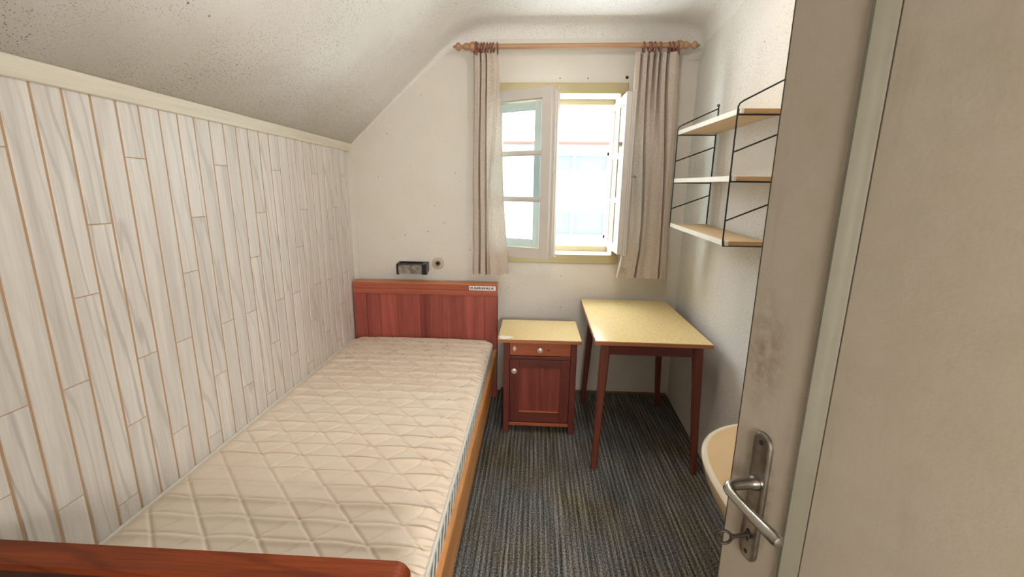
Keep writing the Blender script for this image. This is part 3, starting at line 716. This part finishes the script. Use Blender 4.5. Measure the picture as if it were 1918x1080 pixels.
sk = thing('wall_socket', 'round cream electrical socket beside the wall lamp', 'socket', (-0.704, D, 0.987))
sc_ = (-0.704, D, 0.987)
MB().lathe([(0, 0.043), (0.006, 0.043), (0.012, 0.040), (0.014, 0.036), (0.014, 0.0215), (0.006, 0.020), (0.006, 0.0)], sc_, (0, -1, 0), 36).build('cover', M['socket'], sk, True)
MB().lathe([(0, 0.0205), (0.0155, 0.0205), (0.0155, 0.0190), (0.004, 0.0190), (0.004, 0.0)], sc_, (0, -1, 0), 28).build('well_rim', M['iron'], sk, True)
for dx in (-0.0095, 0.0095): MB().lathe([(0.005, 0.0026), (0.0085, 0.0026)], (sc_[0] + dx, D, sc_[2]), (0, -1, 0), 10).build('pin_hole', M['hole'], sk)
MB().lathe([(0.004, 0.0135), (0.0078, 0.0135)], sc_, (0, -1, 0), 24).build('well', M['iron'], sk)
MB().lathe([(0.0, 0.002), (0.0105, 0.002)], (sc_[0], D, sc_[2] - 0.014), (0, -1, 0), 10).build('earth_clip', M['steel'], sk)

# ================================================================ NIGHTSTAND
ns = thing('nightstand', 'red wooden nightstand with yellow laminate top beside the bed', 'nightstand', (0.05, 2.72, 0))
nx0, nx1, ny0, ny1 = -0.173, 0.276, 2.535, 2.915
MB().box((-0.209, 2.513, 0.612), (0.300, 2.935, 0.6325), 0.0015).build('top_edge', M['edge'], ns)
tp = MB().box((-0.2075, 2.5145, 0.6325), (0.2985, 2.934, 0.6345), 0.0006).build('top', M['formica'], ns)
b = MB(); poly = []
for i in range(22):
    a = 2 * PI * i / 22; r = 1 + 0.22 * math.sin(3 * a + 1) + 0.12 * math.sin(7 * a); poly.append((-0.166 + 0.040 * r * math.cos(a), 2.550 + 0.029 * r * math.sin(a)))
b.prism(poly, 0.6345, 0.6352).build('torn_paper_patch', M['peel'], tp)
for x0, x1 in ((nx0, nx0 + 0.037), (nx1 - 0.037, nx1)):
    for y0_, y1_ in ((ny0, ny0 + 0.036), (ny1 - 0.036, ny1)):
        MB().box((x0, y0_, 0), (x1, y1_, 0.612), 0.002).build('post', M['dark_red'], ns)
for x0 in (nx0 + 0.006, nx1 - 0.018): MB().box((x0, ny0 + 0.03, 0.06), (x0 + 0.012, ny1 - 0.03, 0.60)).build('side_panel', M['cherry'], ns)
MB().box((nx0 + 0.03, ny1 - 0.02, 0.06), (nx1 - 0.03, ny1 - 0.01, 0.60)).build('back_panel', M['dark_red'], ns)
MB().box((nx0 + 0.02, ny0 + 0.01, 0.06), (nx1 - 0.02, ny1 - 0.02, 0.072)).build('bottom_panel', M['dark_red'], ns)
dr_ = MB().box((nx0 + 0.038, ny0 + 0.004, 0.524), (nx1 - 0.038, ny0 + 0.022, 0.607), 0.002).build('drawer', M['drawer'], ns)
MB().box((nx0 + 0.036, ny0 + 0.001, 0.500), (nx1 - 0.036, ny0 + 0.03, 0.520), 0.002).build('cross_rail', M['dark_red_x'], ns)
kn = [(0, 0.010), (0.004, 0.009), (0.010, 0.006), (0.014, 0.008), (0.018, 0.016), (0.023, 0.0185), (0.028, 0.016), (0.031, 0.009), (0.032, 0.0)]
MB().lathe(kn, (0.050, ny0 + 0.004, 0.567), (0, -1, 0), 22).build('knob', M['knob'], dr_, True)
b = MB(); b.loft([[(-0.106 + dx, ny0 + 0.0045 - dy, 0.568 + dz) for dx, dz in ((-0.0115, 0), (0, 0.020), (0.0115, 0), (0, -0.020))] for dy in (0, 0.002)])
b.torus((-0.106, ny0 + 0.002, 0.569), 0.0045, 0.0014, (0, 1, 0), 14, 6)
b.build('keyhole_plate', M['pale_metal'], dr_)
for x, z in ((0.100, 0.563), (0.106, 0.562)): MB().lathe([(0, 0.0035), (0.001, 0.0035)], (x, ny0 + 0.0042, z), (0, -1, 0), 8).build('screw_hole', M['hole'], dr_)
dx0, dx1, dz0, dz1 = nx0 + 0.039, nx1 - 0.039, 0.078, 0.497
dd = MB().box((dx0 + 0.05, ny0 + 0.010, dz0 + 0.05), (dx1 - 0.05, ny0 + 0.020, dz1 - 0.04), 0).build('cabinet_door', M['door_red'], ns)
MB().box((dx0, ny0 + 0.002, dz0), (dx0 + 0.058, ny0 + 0.020, dz1), 0.002).build('door_stile', M['dark_red'], dd); MB().box((dx1 - 0.058, ny0 + 0.002, dz0), (dx1, ny0 + 0.020, dz1), 0.002).build('door_stile', M['dark_red'], dd)

MB().box((dx0 + 0.058, ny0 + 0.003, dz1 - 0.055), (dx1 - 0.058, ny0 + 0.020, dz1), 0.002).build('door_rail', M['dark_red_x'], dd)
MB().box((dx0 + 0.058, ny0 + 0.003, dz0), (dx1 - 0.058, ny0 + 0.020, dz0 + 0.070), 0.002).build('door_rail', M['dark_red_x'], dd)
MB().box((dx0 + 0.06, ny0 + 0.0015, dz0 + 0.066), (dx1 - 0.06, ny0 + 0.012, dz0 + 0.074), 0.002).build('door_bead', M['drawer'], dd)
MB().lathe(kn, (-0.106, ny0 + 0.002, 0.430), (0, -1, 0), 22).build('knob', M['knob'], dd, True)
MB().box((nx0 + 0.037, ny0 + 0.003, 0.050), (nx1 - 0.037, ny0 + 0.022, 0.072), 0.002).build('bottom_rail', M['drawer'], ns)

# ================================================================ DESK
dk = thing('desk', 'small desk with yellow laminate top and splayed red legs in corner', 'desk', (0.33, 2.183, 0), math.radians(-0.95))
DW, DD_ = 0.602, 0.930
MB().box((0, 0, 0.731), (DW, DD_, 0.7515), 0.0015).build('top_edge', M['edge'], dk, local=True)
MB().box((0.0015, 0.0015, 0.7515), (DW - 0.0015, DD_ - 0.0015, 0.7535), 0.0006).build('top', M['formica'], dk, local=True)
def dleg(x0, y0_, x1, y1_):      # top centre -> foot centre
    b = MB(); rs = []
    for t, w_ in ((0, 0.024), (0.10, 0.024), (0.5, 0.0195), (1, 0.0155)):
        x = x0 + (x1 - x0) * t; y = y0_ + (y1_ - y0_) * t; z = 0.731 * (1 - t)
        q = w_ * 0.35
        rs.append([(x - w_ + q, y - w_, z), (x + w_ - q, y - w_, z), (x + w_, y - w_ + q, z), (x + w_, y + w_ - q, z), (x + w_ - q, y + w_, z), (x - w_ + q, y + w_, z), (x - w_, y + w_ - q, z), (x - w_, y - w_ + q, z)])
    return b.loft(rs)
lg = [((0.062, 0.050), (0.030, 0.016)), ((DW - 0.062, 0.050), (DW - 0.028, 0.016)), ((0.078, DD_ - 0.12), (0.036, DD_ - 0.135)), ((DW - 0.062, DD_ - 0.12), (DW - 0.030, DD_ - 0.135))]
for (a, c) in lg: dleg(a[0], a[1], c[0], c[1]).build('leg', M['leg'], dk, local=True)
MB().box((0.07, 0.040, 0.667), (DW - 0.07, 0.060, 0.731)).build('apron', M['dark_red_x'], dk, local=True)
MB().box((0.07, DD_ - 0.13, 0.667), (DW - 0.07, DD_ - 0.11, 0.731)).build('apron', M['dark_red_x'], dk, local=True)
for x in (0.056, DW - 0.076): MB().box((x, 0.06, 0.667), (x + 0.02, DD_ - 0.13, 0.731)).build('apron', M['dark_red'], dk, local=True)

# ================================================================ WALL SHELF
sh = thing('wall_shelf', 'three-tier wall shelf with yellow boards on black wire ladders', 'shelf', (1.0, 2.28, H))
fx = 0.802; yA, yB = 2.662, 1.903
def bk(y): return xr(y) - 0.004
lev = [((H + 0.348), (H + 0.334)), ((H + 0.084), (H + 0.073)), ((H - 0.170), (H - 0.193))]
for za, zb in lev:
    o = 0.016
    def sec(y, z): return [(fx + 0.006, y, z - o), (bk(y) - 0.006, y, z - o), (bk(y) - 0.006, y, z), (fx + 0.006, y, z)]
    ye = yB - 0.010
    s1 = MB().loft([sec(yA - 0.003, za), sec(ye, zb)]).build('shelf_board', M['shelf'], sh)
    def lip(y, z, dx=0.0): return [(fx - 0.001, y, z - o - 0.003), (fx + 0.007, y, z - o - 0.003), (fx + 0.007, y, z + 0.003), (fx - 0.001, y, z + 0.003)]
    MB().loft([lip(yA - 0.003, za), lip(yB + 0.002, zb)]).build('front_edge', M['lip'], s1)
    MB().box((fx + 0.003, yB - 0.018, zb - o - 0.002), (fx + 0.016, yB - 0.004, zb + 0.003), 0.002).build('edge_clip', M['lip'], s1)
    MB().box((fx + 0.016, yB - 0.0135, zb - o - 0.001), (bk(yB) - 0.006, yB - 0.0095, zb + 0.001), 0.0008).build('end_band', M['shelf_edge'], s1)
for y, i in ((yA, 0), (yB, 1)):
    b = MB(); R_ = 0.0034
    zt = lev[0][i]; zm = lev[1][i]; zb = lev[2][i]; x1 = bk(y); dz = zt - (H + 0.348)
    # front wire curving into the sloping top arm
    b.tube([(fx, y, zb - 0.020), (fx - 0.001, y, zb - 0.012), (fx - 0.002, y, zb), (fx - 0.002, y, zt + 0.010), (fx + 0.003, y, zt + 0.022), (fx + 0.016, y, zt + 0.032), (x1 - 0.004, y, zt + 0.120)], R_, 8)
    b.tube([(x1, y, zb - 0.02), (x1, y, zt + 0.14)], R_, 8)
    b.torus((x1 - 0.002, y, zt + 0.138), 0.006, 0.0024, (0, 1, 0), 12, 6)
    for z in (zt, zm, zb): b.tube([(fx - 0.002, y, z - 0.020), (x1, y, z - 0.020)], R_, 8)
    for zf, zk in ((zt - 0.165, zt - 0.085), (zb + 0.085, zb + 0.165)): b.tube([(fx - 0.002, y, zf), (x1, y, zk)], R_, 8)
    b.build('wire_ladder', M['wire'], sh, True)

# ================================================================ SINK
sn = thing('sink', 'cream porcelain hand basin on right wall, half hidden by door', 'sink', (0.99, 0.885, 0.70))
cy = 0.885; zr = H - 0.66
def outline(hx, hy, xw, xf, n=64, p=2.5):
    """closed plan outline: flat at the wall, rounded front; xw wall x, xf front x, hy half length"""
    out = []
    for i in range(n):
        a = 2 * PI * i / n; c, s = math.cos(a), math.sin(a)
        ex = 2 / p
        X = (abs(c) ** ex) * (1 if c >= 0 else -1); Y = (abs(s) ** ex) * (1 if s >= 0 else -1)
        if c >= 0: X *= (xw - hx)
        else: X *= (hx - xf)
        out.append((hx + X, cy + Y * hy))
    return out
def outl(hx, hy, xw, xf, p_): return outline(hx, hy, xw, xf, 64, p_)
def rg(o, z): return [(x, y, z) for x, y in o]
W_ = 0.984
def wallc(o, xw): return [(min(x, xw), y) for x, y in o]
outer = lambda xf, hy, z, p_=2.7, xw=W_: rg(outl(0.74, hy, xw, xf, p_), z)
rings = [outer(0.62, 0.13, 0.600, 2.3), outer(0.58, 0.20, 0.625, 2.3), outer(0.505, 0.275, 0.69), outer(0.458, 0.318, 0.765), outer(0.437, 0.334, 0.815), outer(0.433, 0.338, 0.838)]
MB().loft(rings, cap=False).build('basin_shell', M['porcelain'], sn, True)
rim = [outer(0.433, 0.338, 0.838), outer(0.434, 0.337, zr - 0.002), outer(0.439, 0.332, zr + 0.003), outer(0.446, 0.325, zr + 0.001)]
MB().loft(rim, cap=False).build('rim', M['porcelain_lip'], sn, True)
ins = [outer(0.446, 0.325, zr + 0.001), outer(0.456, 0.315, zr - 0.007), outer(0.478, 0.285, zr - 0.010, 2.5, 0.93), outer(0.487, 0.274, zr - 0.017, 2.4, 0.90), outer(0.498, 0.262, zr - 0.050, 2.3, 0.88), outer(0.520, 0.235, zr - 0.11, 2.2, 0.85), outer(0.58, 0.15, zr - 0.165, 2.0, 0.82), outer(0.70, 0.02, zr - 0.180, 2.0, 0.74)]
MB().loft(ins, cap=True).build('bowl', M['porcelain'], sn, True)
MB().lathe([(0, 0.028), (0.003, 0.028), (0.004, 0.02)], (0.72, cy, zr - 0.181), (0, 0, 1), 20).build('drain', M['steel'], sn, True)

# ================================================================ DOOR
hx_, hy_ = 0.35, 0.69
th = math.radians(78)
# local frame: x = from free edge towards the hinge, y = out of the visible face (towards the camera side), z = up
dmat = Matrix(((math.cos(th), -math.sin(th), 0, hx_), (-math.sin(th), -math.cos(th), 0, hy_), (0, 0, 1, 0), (0, 0, 0, 1)))
door = bpy.data.objects.new('door_1', None); C.objects.link(door); door.location = (hx_ + 0.82 * math.cos(th), hy_ - 0.82 * math.sin(th), 0); struct(door); door.empty_display_size = 0.05
tag(door, 'grimy cream panelled door standing open on the right', None)
WM[door.as_pointer()] = Matrix.Translation(door.location)
def dbox(a, c, bev=0.0, mb=None, seg=1):
    mb = mb or MB()
    return mb.box(a, c, bev, dmat, seg)
WD, HD = 0.82, 2.0
def bowed(t0, t1, z0, z1):
    return dbox((t0, -0.040, z0), (t1, 0.0, z1), 0.003, seg=2)
bowed(0.0, 0.124, 0.008, HD).build('stile', M['door'], door)
bowed(WD - 0.124, WD, 0.008, HD).build('stile', M['door'], door)
bowed(0.124, WD - 0.124, HD - 0.125, HD).build('rail', M['door'], door)
bowed(0.124, WD - 0.124, 0.008, 0.26).build('rail', M['door'], door)
dbox((0.13, -0.028, 0.25), (WD - 0.13, -0.012, HD - 0.12)).build('panel', M['door'], door)
# bolection moulding round the panel
pr = [(0.1225, 0.0005), (0.1255, 0.004), (0.1300, 0.0045), (0.1345, 0.001), (0.139, -0.004), (0.1440, -0.008), (0.1465, -0.0105), (0.1465, -0.013), (0.1225, -0.013)]
def mould(fn0, fn1):
    return MB().loft([[dmat @ Vector(fn0(s_, y)) for s_, y in pr], [dmat @ Vector(fn1(s_, y)) for s_, y in pr]])
zb_, zt_ = 0.26 - 0.124, HD - 0.125 + 0.124
mould(lambda s_, y: (s_, y, zb_ + s_), lambda s_, y: (s_, y, zt_ - s_)).build('moulding', M['moulding'], door, True)
mould(lambda s_, y: (WD - s_, y, zb_ + s_), lambda s_, y: (WD - s_, y, zt_ - s_)).build('moulding', M['moulding'], door, True)
mould(lambda s_, y: (s_, y, zt_ - s_), lambda s_, y: (WD - s_, y, zt_ - s_)).build('moulding', M['moulding'], door, True)
mould(lambda s_, y: (s_, y, zb_ + s_), lambda s_, y: (WD - s_, y, zb_ + s_)).build('moulding', M['moulding'], door, True)
dbox((0.1466, -0.013, 0.25), (0.1480, -0.0112, HD - 0.12)).build('joint_crack', M['crack'], door)
dbox((-0.0004, -0.006, 0.01), (0.0016, -0.0002, HD - 0.002)).build('worn_edge', M['crack'], door)
# lock plate with rounded ends
def stadium(cx, w_, z0, z1, n=10):
    r = w_ / 2; pts = []
    for i in range(n + 1): a = PI * i / n; pts.append((cx + r * math.cos(a), z1 - r + r * math.sin(a)))
    for i in range(n + 1): a = PI + PI * i / n; pts.append((cx + r * math.cos(a), z0 + r + r * math.sin(a)))
    return pts
pc = 0.0625
def srg(w_, z0, z1, y): return [dmat @ Vector((x, y, z)) for x, z in stadium(pc, w_, z0, z1)]
lp = MB().loft([srg(0.040, 0.920, 1.148, 0), srg(0.040, 0.920, 1.148, 0.003), srg(0.036, 0.922, 1.146, 0.0052), srg(0.031, 0.9245, 1.1435, 0.0055), srg(0.029, 0.9255, 1.1425, 0.0049)]).build('lock_plate', M['worn_steel'], door, True)
def dl(prof_, t, z, mb=None): return (mb or MB()).lathe(prof_, dmat @ Vector((t, 0.0, z)), dmat.to_3x3() @ Vector((0, 1, 0)), 16)
dl([(0.004, 0.0040), (0.0056, 0.0040)], pc - 0.001, 1.131).build('screw_hole', M['hole'], lp)
dl([(0.004, 0.0036), (0.0056, 0.0036)], pc, 0.935).build('screw', M['iron'], lp)
dl([(0.004, 0.0048), (0.0056, 0.0048)], pc, 0.972).build('keyhole', M['hole'], lp)
dbox((pc - 0.0025, 0.0048, 0.955), (pc + 0.0025, 0.0056, 0.972)).build('keyhole', M['hole'], lp)
b = MB(); V = lambda t, y, z: dmat @ Vector((t, y, z)); zl = 1.062
dl([(0.004, 0.0125), (0.010, 0.0120), (0.014, 0.0105), (0.018, 0.010)], pc, zl, b)
b.tube([V(pc, 0.012, zl), V(pc, 0.030, zl), V(pc, 0.042, zl), V(pc + 0.001, 0.050, zl), V(pc + 0.006, 0.056, zl - 0.0005), V(pc + 0.014, 0.0585, zl - 0.001), V(pc + 0.030, 0.058, zl - 0.003), V(pc + 0.055, 0.0565, zl - 0.005), V(pc + 0.085, 0.055, zl - 0.006), V(pc + 0.104, 0.0545, zl - 0.006), V(pc + 0.110, 0.0545, zl - 0.006), V(pc + 0.1125, 0.0545, zl - 0.006)],
       [0.0098, 0.0088, 0.0085, 0.0085, 0.0082, 0.0076, 0.0070, 0.0074, 0.0085, 0.0090, 0.0075, 0.002], 14)
b.build('lever_handle', M['steel'], lp, True)
ky = thing('key', 'dark old iron key in the lock of the open door', 'key', tuple(V(pc, 0.03, 0.966)))
b = MB(); b.tube([V(pc, 0.003, 0.966), V(pc, 0.020, 0.966), V(pc, 0.036, 0.966)], [0.0036, 0.0032, 0.0032], 10)
b.torus(V(pc, 0.007, 0.966), 0.0042, 0.0016, dmat.to_3x3() @ Vector((0, 1, 0)), 14, 6); b.torus(V(pc, 0.034, 0.966), 0.0036, 0.0016, dmat.to_3x3() @ Vector((0, 1, 0)), 14, 6)
b.build('shank', M['iron'], ky, True)
MB().torus(V(pc - 0.001, 0.0475, 0.966), 0.0115, 0.0024, dmat.to_3x3() @ Vector((1, 0.35, 0)), 24, 8).build('bow', M['iron'], ky, True)
